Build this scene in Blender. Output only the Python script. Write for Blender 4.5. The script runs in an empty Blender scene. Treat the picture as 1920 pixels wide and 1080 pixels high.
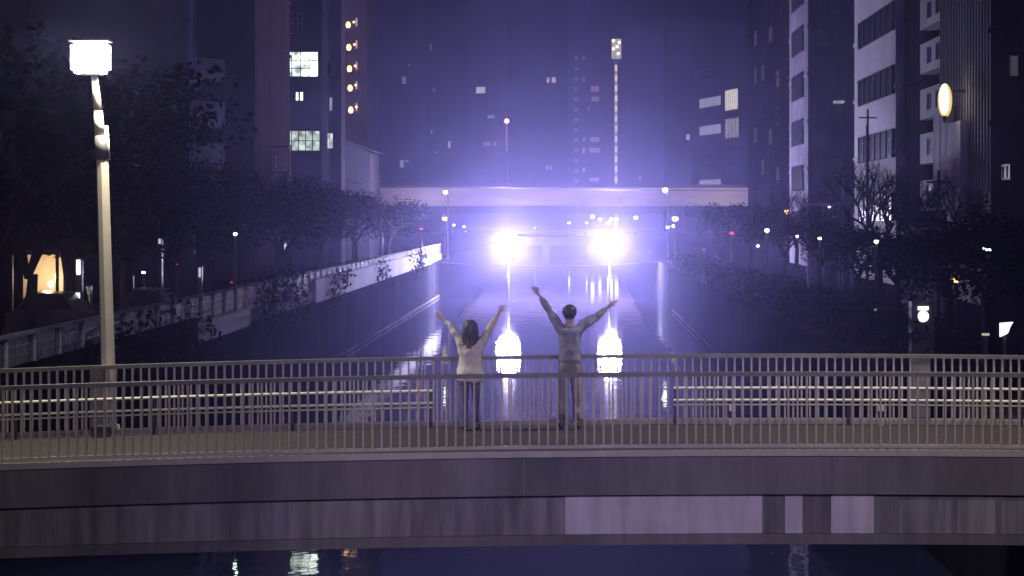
import bpy, bmesh, math, random
from mathutils import Vector, Matrix
rnd = random.Random(7)
R = math.radians
scene = bpy.context.scene
C = scene.collection

# ------------------------------------------------------------------ camera
F = 4050.0; VX, VY, HC = 1070.0, 405.0, 6.0      # focal length in photo pixels, vanishing point, eye height over the water
cam = bpy.data.cameras.new('camera'); camo = bpy.data.objects.new('camera', cam); C.objects.link(camo)
cam.sensor_width = 36; cam.lens = F/1920*36
cam.shift_x = (960-VX)/1920; cam.shift_y = -(540-VY)/1920
cam.clip_end = 3000; camo.location = (0, 0, HC); camo.rotation_euler = (R(90), 0, 0)
scene.camera = camo

# ------------------------------------------------------------------ night sky
w = bpy.data.worlds.new('World'); scene.world = w; w.use_nodes = True
nt = w.node_tree; nt.nodes.clear()
out = nt.nodes.new('ShaderNodeOutputWorld'); bg = nt.nodes.new('ShaderNodeBackground')
tc = nt.nodes.new('ShaderNodeTexCoord'); sp = nt.nodes.new('ShaderNodeSeparateXYZ'); rp = nt.nodes.new('ShaderNodeValToRGB')
nt.links.new(tc.outputs['Generated'], sp.inputs[0]); nt.links.new(sp.outputs['Z'], rp.inputs[0])
rp.color_ramp.elements[0].position = 0.0; rp.color_ramp.elements[0].color = (0.017, 0.015, 0.062, 1)
rp.color_ramp.elements[1].position = 0.35; rp.color_ramp.elements[1].color = (0.020, 0.016, 0.048, 1)
nt.links.new(rp.outputs[0], bg.inputs[0]); nt.links.new(bg.outputs[0], out.inputs[0]); bg.inputs[1].default_value = 0.9
scene.view_settings.view_transform = 'Standard'; scene.view_settings.look = 'None'
scene.view_settings.exposure = 0; scene.view_settings.gamma = 1
scene.cycles.volume_bounces = 0; scene.cycles.max_bounces = 5; scene.cycles.diffuse_bounces = 1
scene.cycles.glossy_bounces = 2; scene.cycles.transmission_bounces = 3; scene.cycles.transparent_max_bounces = 8
scene.cycles.sample_clamp_indirect = 4; scene.cycles.use_denoising = True
scene.cycles.caustics_reflective = False; scene.cycles.caustics_refractive = False

FLOOD_W = 1.9e4
def point(name, loc, watts, col, r=0.1, typ='POINT'):
    l = bpy.data.lights.new(name, typ); l.energy = watts; l.color = col
    l.shadow_soft_size = r
    o = bpy.data.objects.new(name, l); C.objects.link(o); o.location = loc
    return o

def spot(loc, to, watts, col, deg, blend=0.6, r=0.3):
    o = point('lamp_or_fill_light', loc, watts, col, r, 'SPOT'); o.data.spot_size = R(deg); o.data.spot_blend = blend
    o.rotation_euler = (Vector(to)-Vector(loc)).to_track_quat('-Z', 'Y').to_euler(); return o

def P(px, py, D): return Vector(((px-VX)*D/F, D, HC-(py-VY)*D/F))
def X(px, D): return (px-VX)*D/F
def Z(py, D): return HC-(py-VY)*D/F

# ------------------------------------------------------------------ materials
M = {}
def mat(name, col, rough=0.7, var=0.25, scale=2.0, metal=0.0, bump=0.0, streak=0.0, spec=0.4, stain=0.0):
    if name in M: return M[name]
    m = bpy.data.materials.new(name); m.use_nodes = True; t = m.node_tree; b = t.nodes['Principled BSDF']
    b.inputs['Roughness'].default_value = rough; b.inputs['Metallic'].default_value = metal
    b.inputs['Specular IOR Level'].default_value = spec
    if spec <= 0.1: b.inputs['IOR'].default_value = 1.0; b.inputs['Specular IOR Level'].default_value = 0.0
    tc = t.nodes.new('ShaderNodeTexCoord'); mp = t.nodes.new('ShaderNodeMapping')
    t.links.new(tc.outputs['Object'], mp.inputs[0])
    if streak: mp.inputs['Scale'].default_value = (1, 1, streak)
    n = t.nodes.new('ShaderNodeTexNoise'); n.inputs['Scale'].default_value = scale; n.inputs['Detail'].default_value = 6
    t.links.new(mp.outputs[0], n.inputs['Vector'])
    r = t.nodes.new('ShaderNodeValToRGB'); r.color_ramp.elements[0].position = 0.3; r.color_ramp.elements[1].position = 0.7
    r.color_ramp.elements[0].color = tuple(c*(1-var) for c in col)+(1,)
    r.color_ramp.elements[1].color = tuple(min(1, c*(1+var)) for c in col)+(1,)
    t.links.new(n.outputs[0], r.inputs[0]); t.links.new(r.outputs[0], b.inputs['Base Color'])
    if stain:      # rain streaks and patches
        m2 = t.nodes.new('ShaderNodeMapping'); m2.inputs['Scale'].default_value = (5.0, 1, 0.5); t.links.new(tc.outputs['Object'], m2.inputs[0])
        n2 = t.nodes.new('ShaderNodeTexNoise'); n2.inputs['Scale'].default_value = 1.1; n2.inputs['Detail'].default_value = 8; n2.inputs['Roughness'].default_value = 0.65; t.links.new(m2.outputs[0], n2.inputs['Vector'])
        r2 = t.nodes.new('ShaderNodeMapRange'); r2.inputs['From Min'].default_value = 0.38; r2.inputs['From Max'].default_value = 0.62; r2.inputs['To Min'].default_value = 1-stain; r2.inputs['To Max'].default_value = 1.0
        t.links.new(n2.outputs[0], r2.inputs[0]); mx = t.nodes.new('ShaderNodeMix'); mx.data_type = 'RGBA'; mx.blend_type = 'MULTIPLY'; mx.inputs[0].default_value = 1
        t.links.new(r.outputs[0], mx.inputs[6]); t.links.new(r2.outputs[0], mx.inputs[7]); t.links.new(mx.outputs[2], b.inputs['Base Color'])
    if bump:
        bp = t.nodes.new('ShaderNodeBump'); bp.inputs['Strength'].default_value = bump; bp.inputs['Distance'].default_value = 0.03
        t.links.new(n.outputs[0], bp.inputs['Height']); t.links.new(bp.outputs[0], b.inputs['Normal'])
    M[name] = m; return m
def lit(name, col, s, sample=False, var=0.0, scale=3):
    if name in M: return M[name]
    m = bpy.data.materials.new(name); m.use_nodes = True; t = m.node_tree; b = t.nodes['Principled BSDF']
    b.inputs['Base Color'].default_value = (0.2, 0.2, 0.2, 1)
    b.inputs['Emission Color'].default_value = col+(1,); b.inputs['Emission Strength'].default_value = s
    if var:
        tc = t.nodes.new('ShaderNodeTexCoord'); n = t.nodes.new('ShaderNodeTexNoise'); n.inputs['Scale'].default_value = scale
        r = t.nodes.new('ShaderNodeMapRange'); r.inputs['From Min'].default_value = 0.35; r.inputs['From Max'].default_value = 0.65
        r.inputs['To Min'].default_value = s*(1-var); r.inputs['To Max'].default_value = s*(1+var)
        t.links.new(tc.outputs['Object'], n.inputs['Vector']); t.links.new(n.outputs[0], r.inputs[0]); t.links.new(r.outputs[0], b.inputs['Emission Strength'])
    if not sample: m.cycles.emission_sampling = 'NONE'
    M[name] = m; return m

CONC = mat('bridge concrete', (0.20, 0.18, 0.19), 0.8, 0.35, 0.9, bump=0.3, streak=0.5, stain=0.22)
LITPATCH = mat('lit beam patch', (0.72, 0.64, 0.72), 0.6, 0.12, 0.9, streak=3, stain=0.25)  # pale tint imitates light falling on parts of the beam
BEAM = mat('weathered beam', (0.27, 0.24, 0.27), 0.7, 0.55, 0.35, bump=0.3, streak=0.15, stain=0.5)
RAILM = mat('railing paint', (0.54, 0.48, 0.42), 0.3, 0.12, 4, spec=1.0)
RAILT = mat('handrail paint', (0.20, 0.185, 0.18), 0.5, 0.2, 4)
PIPE = mat('galvanised pipe', (0.85, 0.82, 0.72), 0.4, 0.08, 3)
ASPH = mat('deck paving', (0.044, 0.031, 0.031), 0.85, 0.3, 6, bump=0.2)
GROUND = mat('ground soil', (0.03, 0.03, 0.03), 0.95, 0.4, 0.6, spec=0.0)
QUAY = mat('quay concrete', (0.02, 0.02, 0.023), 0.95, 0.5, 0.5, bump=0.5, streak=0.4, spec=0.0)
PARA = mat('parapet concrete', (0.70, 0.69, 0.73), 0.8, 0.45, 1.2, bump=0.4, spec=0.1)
STEEL = mat('dark steel', (0.10, 0.10, 0.11), 0.5, 0.2, 3, metal=0.3)
LEDGE = mat('worn timber ledge', (0.16, 0.15, 0.16), 0.9, 0.5, 1.5, spec=0.1)
POLE = mat('lamp pole paint', (0.62, 0.56, 0.48), 0.22, 0.10, 2, spec=1.0)
BARK = mat('bark', (0.03, 0.025, 0.022), 0.95, 0.4, 5, bump=0.5, spec=0.05)
LEAF = mat('leaves', (0.009, 0.011, 0.008), 0.9, 0.5, 0.9, spec=0.05)
IVY = mat('ivy leaves', (0.03, 0.036, 0.025), 0.8, 0.5, 1.5, spec=0.1)
DWALL = mat('dark building wall', (0.03, 0.027, 0.03), 0.8, 0.25, 0.4, streak=0.3, spec=0.0)
BWALL = mat('brown tiled wall', (0.07, 0.048, 0.05), 0.8, 0.25, 0.5, streak=0.3, spec=0.0)
GWALL = mat('grey building wall', (0.06, 0.055, 0.065), 0.8, 0.2, 0.4, streak=0.3, spec=0.0)
WWALL = mat('pale or lit wall', (0.80, 0.78, 0.82), 0.75, 0.12, 0.35, streak=0.25)
DGLASS = mat('dark window glass', (0.03, 0.03, 0.04), 0.25, 0.3, 1)
OVER = mat('overpass concrete', (0.85, 0.74, 0.70), 0.8, 0.12, 0.2, streak=4)

# ------------------------------------------------------------------ mesh helpers
class MB:
    def __init__(s): s.bm = bmesh.new()
    def box(s, x0, x1, y0, y1, z0, z1):
        v = [s.bm.verts.new(p) for p in ((x0,y0,z0),(x1,y0,z0),(x1,y1,z0),(x0,y1,z0),(x0,y0,z1),(x1,y0,z1),(x1,y1,z1),(x0,y1,z1))]
        for f in ((0,3,2,1),(4,5,6,7),(0,1,5,4),(1,2,6,5),(2,3,7,6),(3,0,4,7)): s.bm.faces.new([v[i] for i in f])
        return s
    def ball(s, c, r, sx=1, sy=1, sz=1, seg=12):
        m = Matrix.Translation(c) @ Matrix.Diagonal((sx, sy, sz, 1))
        bmesh.ops.create_uvsphere(s.bm, u_segments=seg, v_segments=max(6, seg//2+2), radius=r, matrix=m); return s
    def tube(s, a, b, r0, r1=None, n=8, cap=True):
        a = Vector(a); b = Vector(b); r1 = r0 if r1 is None else r1
        d = (b-a)
        if d.length < 1e-6: return s
        d.normalize(); u = d.orthogonal().normalized(); v = d.cross(u)
        A = []; B = []
        for i in range(n):
            t = 2*math.pi*i/n; q = u*math.cos(t)+v*math.sin(t)
            A.append(s.bm.verts.new(a+q*r0)); B.append(s.bm.verts.new(b+q*r1))
        for i in range(n): s.bm.faces.new((A[i], A[(i+1)%n], B[(i+1)%n], B[i]))
        if cap: s.bm.faces.new(A[::-1]); s.bm.faces.new(B)
        return s
    def path(s, pts, r, n=6):
        for i in range(len(pts)-1): s.tube(pts[i], pts[i+1], r, r, n)
        return s
    def quad(s, a, b, c, d):
        s.bm.faces.new([s.bm.verts.new(p) for p in (a, b, c, d)]); return s
    def loft(s, secs):          # list of rings with equal vertex counts
        rings = [[s.bm.verts.new(p) for p in r] for r in secs]; n = len(rings[0])
        for i in range(len(rings)-1):
            for j in range(n): s.bm.faces.new((rings[i][j], rings[i][(j+1)%n], rings[i+1][(j+1)%n], rings[i+1][j]))
        s.bm.faces.new(rings[0][::-1]); s.bm.faces.new(rings[-1]); return s
    def done(s, name, m, parent=None, smooth=False, loc=None):
        bmesh.ops.recalc_face_normals(s.bm, faces=s.bm.faces)
        me = bpy.data.meshes.new(name); s.bm.to_mesh(me); s.bm.free()
        for q in (m if isinstance(m, (list, tuple)) else [m]): me.materials.append(q)
        if smooth:
            for p in me.polygons: p.use_smooth = True
        o = bpy.data.objects.new(name, me); C.objects.link(o)
        if parent: o.parent = parent
        if loc: o.location = loc
        return o
def tag(o, label, cat, group=None):
    o['label'] = label; o['category'] = cat
    if group: o['group'] = group
    return o
def thing(name, label, cat, loc=(0,0,0), rz=0, group=None):
    o = bpy.data.objects.new(name, None); C.objects.link(o); o.location = loc; o.rotation_euler = (0,0,rz)
    o.empty_display_size = 0.2
    return tag(o, label, cat, group)
def struct(o): o['kind'] = 'structure'; return o
def dup(o, parent=None):
    c = o.copy(); C.objects.link(c)
    if parent is not None: c.parent = parent
    for ch in list(o.children): dup(ch, c)
    return c

# ------------------------------------------------------------------ water, banks
wm = bpy.data.materials.new('canal water'); wm.use_nodes = True; t = wm.node_tree; b = t.nodes['Principled BSDF']
b.inputs['Base Color'].default_value = (0.022, 0.024, 0.075, 1); b.inputs['Roughness'].default_value = 0.03; b.inputs['IOR'].default_value = 1.33
tc = t.nodes.new('ShaderNodeTexCoord'); mp = t.nodes.new('ShaderNodeMapping'); mp.inputs['Scale'].default_value = (0.8, 0.8, 1)
n = t.nodes.new('ShaderNodeTexNoise'); n.inputs['Scale'].default_value = 0.9; n.inputs['Detail'].default_value = 3
bp = t.nodes.new('ShaderNodeBump'); bp.inputs['Strength'].default_value = 0.28; bp.inputs['Distance'].default_value = 0.03
t.links.new(tc.outputs['Object'], mp.inputs[0]); t.links.new(mp.outputs[0], n.inputs[0]); t.links.new(n.outputs[0], bp.inputs['Height']); t.links.new(bp.outputs[0], b.inputs['Normal'])
XL, XR, YF = -9.8, 6.4, 352.0
mb = MB(); mb.quad((XL-0.3, -40, 0), (XR+0.3, -40, 0), (XR+0.3, YF, 0), (XL-0.3, YF, 0)); struct(mb.done('water', wm))
GZ = 2.7
mb = MB()
mb.quad((-230, -40, GZ), (XL-0.4, -40, GZ), (XL-0.4, YF, GZ), (-230, YF, GZ))
mb.quad((XR+0.4, -40, GZ), (230, -40, GZ), (230, YF, GZ), (XR+0.4, YF, GZ))
mb.quad((-230, YF, GZ), (230, YF, GZ), (230, 780, GZ), (-230, 780, GZ))
struct(mb.done('ground', GROUND))
mb = MB(); mb.box(XL-0.4, XL, -38, YF, -0.4, GZ+0.006); tag(mb.done('quay_wall', QUAY), 'dark concrete quay wall along the left side of the canal', 'quay wall')
mb = MB(); mb.box(XR, XR+0.4, -38, YF, -0.4, GZ+0.006); tag(mb.done('quay_wall', QUAY), 'dark concrete quay wall along the right side of the canal', 'quay wall')
mb = MB(); mb.box(XL-0.4, XR+0.4, YF+0.01, YF+0.5, -0.4, GZ+0.006); tag(mb.done('quay_wall', QUAY), 'dark wall closing the far end of the canal under the overpass', 'quay wall')
# pale waterline ledges
mb = MB(); mb.box(XL+0.002, XL+0.10, 88, 160, 0.05, 0.17); tag(mb.done('fender_ledge', LEDGE), 'pale narrow ledge just above the water on the left quay', 'ledge')
mb = MB(); mb.box(XR-0.08, XR-0.002, 90, 135, 0.05, 0.17); tag(mb.done('fender_ledge', LEDGE), 'pale narrow ledge just above the water on the right quay', 'ledge')

# ------------------------------------------------------------------ bridge
D1, D2, DK = 27.6, 31.2, 3.0
def drop(x):
    k = (1500-(VX+147*x))/1500
    return 0.184*k*k
XS = [-12+0.5*i for i in range(44)]
def along(mb, y0, y1, z0, z1, xa=-12, xb=9.5):
    xs = [xa]+[x for x in XS if xa < x < xb]+[xb]
    mb.loft([[(x,y0,DK+z0-drop(x)), (x,y1,DK+z0-drop(x)), (x,y1,DK+z1-drop(x)), (x,y0,DK+z1-drop(x))] for x in xs]); return mb
br = thing('bridge', 'low concrete bridge crossing the canal with two people standing on it', 'bridge', (0,0,0))
along(MB(), D1-0.15, D2+0.2, -0.2, -0.004).done('deck', ASPH, br)
along(MB(), D1-0.28, D1-0.152, -0.52, 0.035).done('fascia_girder', CONC, br)
along(MB(), D1-0.33, D1-0.282, -0.03, 0.05).done('edge_ledge', RAILM, br)
along(MB(), D1-0.15, D1+0.2, -1.16, -0.522).done('lower_beam', BEAM, br)
along(MB(), D1-0.22, D1-0.152, -1.16, -1.03).done('beam_flange', CONC, br)
along(MB(), D2-0.1, D2+0.18, -0.8, -0.202).done('rear_beam', BEAM, br)
for a, bb in ((1060, 1424), (1551, 1630), (1466, 1498)):  # patches of light on the beam, built as paler plates
    along(MB(), D1-0.17, D1-0.152, -1.028, -0.53, (a-VX)/145.5, (bb-VX)/145.5).done('beam_patch', LITPATCH, br)
along(MB(), D2-0.02, D2+0.22, -0.002, 0.05).done('kerb', RAILM, br)
PANEL2 = mat('blotchy panel', (0.36, 0.33, 0.35), 0.7, 0.4, 0.6, streak=0.4, stain=0.45)  # blotchy mid tone, carries the pale beam strip further
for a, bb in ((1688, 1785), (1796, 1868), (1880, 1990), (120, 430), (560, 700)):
    along(MB(), D1-0.165, D1-0.152, -1.028, -0.60, (a-VX)/148, (bb-VX)/148).done('beam_patch', PANEL2, br)
for xx in (-8.9, -4.9, -0.9, 3.1): # cross beams under the deck
    MB().box(xx, xx+0.25, D1+0.42, D2-0.12, DK-0.85, DK-0.21-drop(xx)).done('cross_beam', BEAM, br)
for i in range(4):
    x = -8.4+i*3.9; MB().box(x, x+0.012, D1-0.2825, D1-0.2795, DK-0.5-drop(x), DK-0.03-drop(x)).done('joint_strip', BEAM, br)

def railing(label, y, px0, step, scale, gaps):
    r = thing('railing', label, 'railing', (0, y, DK))
    def al(z0, z1, ya, yb, name, m):
        mb = MB(); xs = XS
        mb.loft([[(x,ya,z0-drop(x)), (x,yb,z0-drop(x)), (x,yb,z1-drop(x)), (x,ya,z1-drop(x))] for x in xs]); mb.done(name, m, r)
    al(0.955, 1.01, -0.045, 0.045, 'top_rail', RAILT)
    al(0.045, 0.085, -0.02, 0.02, 'bottom_rail', RAILM)
    me = None; k = 0; xs = []
    for i in range(-8, 150):
        px = px0+i*step
        if any(a < px < b_ for a, b_ in gaps): continue
        xs.append((px-VX)/scale)
    xs.sort(key=lambda x: abs((x*scale+VX)-960))
    for x in xs[:100]:
        if me is None:
            mb = MB(); mb.box(-0.012, 0.012, -0.03, 0.03, 0.086, 0.954); o = mb.done('baluster', RAILM, r); me = o
        else:
            o = me.copy(); C.objects.link(o); o.parent = r
        o.location = (x, 0, -drop(x))
    mb = MB()
    for x in xs[100:]:
        if -11 < x < 8.5: mb.box(x-0.012, x+0.012, -0.03, 0.03, 0.086-drop(x), 0.954-drop(x))
    o = mb.done('balusters', RAILM, r); o['kind'] = 'stuff'
    return r
r1 = railing('metal railing with upright bars on the near edge of the bridge', D1, 4, 17.35, 147, ())
r2 = railing('metal railing with upright bars on the far edge of the bridge, behind the two people', D2, 12, 15.7, 130, ((168, 196), (1709, 1746)))
mb = MB(); x = X(1727, D2); mb.box(x-0.13, x+0.13, -0.03, 0.03, 0.09, 0.95); mb.done('name_plate', RAILT, r2)
mb = MB(); x = X(182, D2); mb.box(x-0.1, x+0.1, -0.03, 0.03, 0.09-drop(x), 0.95-drop(x)); mb.done('post_panel', RAILT, r2)
for px in (1372, 1651):
    for pz in (-0.0, 0.205):
        x = X(px, D2-0.2)
        o = MB().box(x-0.04, x+0.04, -0.25, -0.235, 0.0+pz, 0.08+pz).done('reflector', WWALL, r2)

def guard(label, xa, xb):
    g = thing('guard_rail', label, 'guard rail', (0, D2-0.15, DK))
    for z in (0.53, 0.355, 0.29):
        xs = [xa]+[x for x in XS if xa < x < xb]+[xb]
        MB().path([(x, 0, z-drop(x)) for x in xs], 0.019 if z > 0.3 else 0.013, 8).done('pipe', PIPE, g)
    n = int((xb-xa)/1.9)
    for i in range(n+1):
        x = xa+0.03+(xb-xa-0.06)*i/max(1, n)
        MB().tube((x, 0.03, 0.0-drop(x)), (x, 0.03, 0.56-drop(x)), 0.025, n=8).done('post', STEEL, g)
guard('horizontal pipe guard rail on the bridge left of the people, under the street lamp', -12, X(812, D2))
guard('horizontal pipe guard rail on the bridge right of the people', X(1262, D2), 9)

# ------------------------------------------------------------------ lamp on the bridge
LX, LD = X(203, D2), D2+0.02
lam = thing('street_lamp', 'white painted lamp post with square glowing head on the left of the bridge', 'street lamp', (LX, LD+0.12, DK-drop(LX)))
def s_pt(px, py): return (X(px, LD+0.12)-LX, 0, Z(py, LD+0.12)-(DK-drop(LX)))
mb = MB(); mb.tube(s_pt(206, 812), s_pt(192, 300), 0.108, 0.088, 8); mb.tube(s_pt(206, 814), s_pt(205.7, 796), 0.17, 0.14, 8); mb.done('pole', POLE, lam)
mb = MB(); mb.tube(s_pt(192, 298), s_pt(189, 254), 0.098, 0.088, 20); mb.done('collar', STEEL, lam, True)
mb = MB(); mb.tube(s_pt(187, 253), s_pt(184, 208), 0.078, 0.062, 16); mb.tube(s_pt(184, 208), s_pt(177, 143), 0.062, 0.05, 16); mb.done('neck', POLE, lam, True)
mb = MB(); a = s_pt(203, 300); c = s_pt(198, 236); mb.tube((a[0], 0.03, a[2]), (c[0], 0.03, c[2]), 0.03, n=8); mb.done('conduit', PIPE, lam, True)
HEAD = lit('lamp head glow', (1.0, 0.97, 0.92), 55, True)
hx, _, hz = s_pt(170, 108)
mb = MB(); mb.box(hx-0.265, hx+0.265, -0.16, 0.16, hz-0.225, hz+0.225)
bmesh.ops.bevel(mb.bm, geom=mb.bm.edges[:], offset=0.05, segments=3, affect='EDGES'); mb.done('lamp_head', HEAD, lam, True)
mb = MB(); mb.box(hx-0.285, hx+0.285, -0.18, 0.18, hz+0.228, hz+0.255); mb.done('lamp_cap', STEEL, lam); MB().box(hx-0.12, hx+0.16, -0.1, 0.1, hz-0.26, hz-0.228).done('lamp_socket', STEEL, lam)
spot((LX+0.2, LD-0.2, 8.4), (LX+1.2, LD-0.4, 3.2), 1500, (1.0, 0.95, 0.72), 115, 0.7, 0.2)
# base box beside the lamp
mb = MB(); x = X(190, D2-0.25); mb.box(x-0.13, x+0.13, D2-0.33, D2-0.17, DK-drop(x), DK-drop(x)+0.16)
bmesh.ops.bevel(mb.bm, geom=mb.bm.edges[:], offset=0.015, segments=2, affect='EDGES')
tag(mb.done('junction_box', STEEL), 'small dark junction box at the foot of the street lamp on the bridge', 'junction box')

# lamps on the near bridge where the camera stands (behind and above the lens): they light this side of the girder; the violet spot is added fill
spot((5.5, 4.0, 10.5), (3.2, 27.6, 1.6), 4500, (1.0, 0.88, 0.92), 34)
spot((-7.5, 4.0, 10.0), (-6.7, 29.6, 3.9), 2000, (1, 0.90, 0.80), 28)
spot((X(1700, 30.5), 30.3, 9.6), (X(1700, 30.5), 31.0, 3.4), 1700, (1.0, 0.93, 0.78), 110, 0.7, 0.15)
spot((-1.2, 2.0, 9.0), (-0.4, 28, 2.7), 3400, (0.42, 0.33, 1.0), 32, 1.0, 0.4)  # added violet fill without a lamp, lifts girder, railings and people

# ------------------------------------------------------------------ people
def skin(name, V, E, rad, m, parent, lvl=2, root=0):
    me = bpy.data.meshes.new(name); me.from_pydata([Vector(v) for v in V], E, [])
    o = bpy.data.objects.new(name, me); C.objects.link(o)
    md = o.modifiers.new('skin', 'SKIN'); md.use_smooth_shade = True; md.branch_smoothing = 0.5
    for i, r in enumerate(rad):
        sv = me.skin_vertices[0].data[i]; sv.radius = r if isinstance(r, tuple) else (r, r); sv.use_root = (i == root)
    o.modifiers.new('sub', 'SUBSURF').levels = lvl
    if name in ('coat', 'jacket', 'trousers'):
        o.modifiers['sub'].levels = 3
        tx = bpy.data.textures.new('folds', 'CLOUDS'); tx.noise_scale = 0.09 if name != 'trousers' else 0.12; tx.noise_depth = 1
        dm = o.modifiers.new('folds', 'DISPLACE'); dm.texture = tx; dm.strength = 0.015 if m == JEAN else 0.05; dm.mid_level = 0.5; dm.texture_coords = 'LOCAL'
    dg = bpy.context.evaluated_depsgraph_get(); dg.update()
    nm = bpy.data.meshes.new_from_object(o.evaluated_get(dg)); nm.materials.clear(); nm.materials.append(m)
    for p in nm.polygons: p.use_smooth = True
    o.modifiers.clear(); o.data = nm; nm.name = name; bpy.data.meshes.remove(me); o.parent = parent
    return o
def hand(V, E, Rr, wi, dirv, side, s=1.0):
    d = Vector(dirv).normalized(); sd = Vector(side).normalized(); w_ = Vector(V[wi])
    palm = w_+d*0.045*s; V.append(tuple(palm)); E.append((wi, len(V)-1)); Rr.append((0.034*s, 0.02*s)); pi = len(V)-1
    k2 = w_+d*0.085*s; V.append(tuple(k2)); E.append((pi, len(V)-1)); Rr.append((0.036*s, 0.016*s)); ki = len(V)-1
    for j, (off, ln) in enumerate(((-0.030, 0.062), (-0.010, 0.078), (0.011, 0.074), (0.031, 0.058))):
        a = k2+sd*off*s+d*0.018*s; m1 = a+d*ln*0.5*s+sd*off*0.3; b2 = m1+d*ln*0.5*s+sd*off*0.25+Vector((0, 0.012, 0))
        for q, r in ((a, 0.0095), (m1, 0.009), (b2, 0.0075)):
            V.append(tuple(q)); Rr.append((r*s, r*s))
        n_ = len(V); E += [(ki, n_-3), (n_-3, n_-2), (n_-2, n_-1)]
    a = palm-sd*0.042*s+d*0.01*s; b2 = a-sd*0.028*s+d*0.04*s
    V += [tuple(a), tuple(b2)]; Rr += [(0.0115*s,)*2, (0.009*s,)*2]; n_ = len(V); E += [(pi, n_-2), (n_-2, n_-1)]

SKIN = mat('skin', (0.45, 0.28, 0.21), 0.5, 0.05, 8); HAIR = mat('dark hair', (0.06, 0.05, 0.06), 0.4, 0.3, 30)
JACK = mat('grey jacket cloth', (0.28, 0.27, 0.34), 0.9, 0.2, 9, bump=0.4); TROU = mat('beige trouser cloth', (0.30, 0.26, 0.23), 0.9, 0.12, 9, bump=0.4)
COAT = mat('pale coat cloth', (0.62, 0.56, 0.52), 0.9, 0.10, 9, bump=0.4); JEAN = mat('dark legging cloth', (0.10, 0.10, 0.14), 0.9, 0.2, 9)
SHOE = mat('dark shoe leather', (0.03, 0.028, 0.03), 0.5, 0.2, 5)
PD = 30.6; PS = F/PD
def body(label, px, feet_py, arms, H, female=False):
    bx = X(px, PD); deckz = DK-drop(bx); root = thing('person', label, 'person', (bx, PD, deckz))
    def q(x_, y_): return ((x_-px)/PS, 0, HC-(y_-VY)/PS-deckz)
    return root, q
def build(root, q, H, sh, joints, upper, lower, female):
    # joints: L/R = (shoulder, elbow, wrist) image-left/right pixel coords with forward offset
    k = H/1.75; hip = 0.50*H; chest = 0.74*H; neck = 0.83*H; sx = sh
    V = [(0, 0, hip), (0, 0.0, 0.60*H), (0, 0.005, chest), (0, 0, neck), (0, 0.01, 0.875*H), (0, 0.015, 0.925*H), (0, 0.01, 0.975*H)]
    E = [(0,1),(1,2),(2,3),(3,4),(4,5),(5,6)]
    Rr = [(0.145*k,0.105*k),(0.12*k,0.09*k),(0.12*k,0.08*k),(0.052*k,)*2,(0.068*k,0.08*k),(0.078*k,0.092*k),(0.052*k,0.06*k)]
    V2 = [tuple(v) for v in V[:3]]+[(0,0,0.81*H)]; E2 = [(0,1),(1,2),(2,3)]; R2 = [upper[0], upper[1], upper[2], (0.088*k, 0.085*k)]
    if female:
        V2.insert(0, (0, 0, 0.42*H)); E2 = [(0,1),(1,2),(2,3),(3,4)]; R2.insert(0, upper[3])
    ci = len(V2)-2
    for sgn, js in ((-1, joints[0]), (1, joints[1])):
        i0 = len(V); V += [js[0], js[1], js[2]]; Rr += [(0.05*k,)*2, (0.038*k,)*2, (0.025*k,)*2]; E += [(2, i0), (i0, i0+1), (i0+1, i0+2)]
        d = Vector(js[2])-Vector(js[1]); hand(V, E, Rr, i0+2, d, (sgn*-0.9 if sgn > 0 else 0.9, 0.1, 0), k)
        j0 = len(V2); e_ = Vector(js[1]).lerp(Vector(js[2]), 0.93)
        V2 += [js[0], js[1], tuple(e_)]; R2 += [(0.072*k,)*2, (0.056*k,)*2, (0.042*k,)*2]; E2 += [(ci, j0), (j0, j0+1), (j0+1, j0+2)]
    V3 = [(0,0,hip*1.03), (0,0,0.59*H)]; E3 = [(0,1)]; R3 = [(0.172*k, 0.125*k), (0.15*k, 0.11*k)]
    for sgn in (-1, 1):
        i0 = len(V); lx = sgn*0.085*k; fx = sgn*lower
        V += [(lx, 0, 0.46*H), ((lx+fx)/2, 0.02, 0.27*H), (fx, 0, 0.05*H), (fx*1.1, 0.11, 0.025*H)]
        Rr += [(0.078*k,)*2, (0.052*k,)*2, (0.036*k,)*2, (0.03*k,)*2]; E += [(0, i0), (i0, i0+1), (i0+1, i0+2), (i0+2, i0+3)]
        j0 = len(V3); V3 += [(lx, 0, 0.455*H), ((lx+fx)/2, 0.02, 0.27*H), (fx, 0, 0.055*H)]
        R3 += [(0.092*k,)*2, (0.072*k if not female else 0.058*k,)*2, (0.062*k if not female else 0.043*k,)*2]; E3 += [(0, j0), (j0, j0+1), (j0+1, j0+2)]
        sh_ = MB(); sh_.ball((fx*1.05, 0.045, 0.045), 0.05, 0.95, 2.6, 0.9, 14); sh_.done('shoe', SHOE, root, True)
    # nose and ears are part of the head mesh
    n0 = len(V); V += [(0, 0.11*k, 0.918*H), (-0.088*k, 0.01, 0.92*H), (0.088*k, 0.01, 0.92*H)]; Rr += [(0.014*k,)*2, (0.016*k,)*2, (0.016*k,)*2]; E += [(5, n0), (5, n0+1), (5, n0+2)]
    skin('body', V, E, Rr, SKIN, root)
    skin('coat' if female else 'jacket', V2, E2, R2, COAT if female else JACK, root)
    skin('trousers', V3, E3, R3, JEAN if female else TROU, root)
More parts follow.
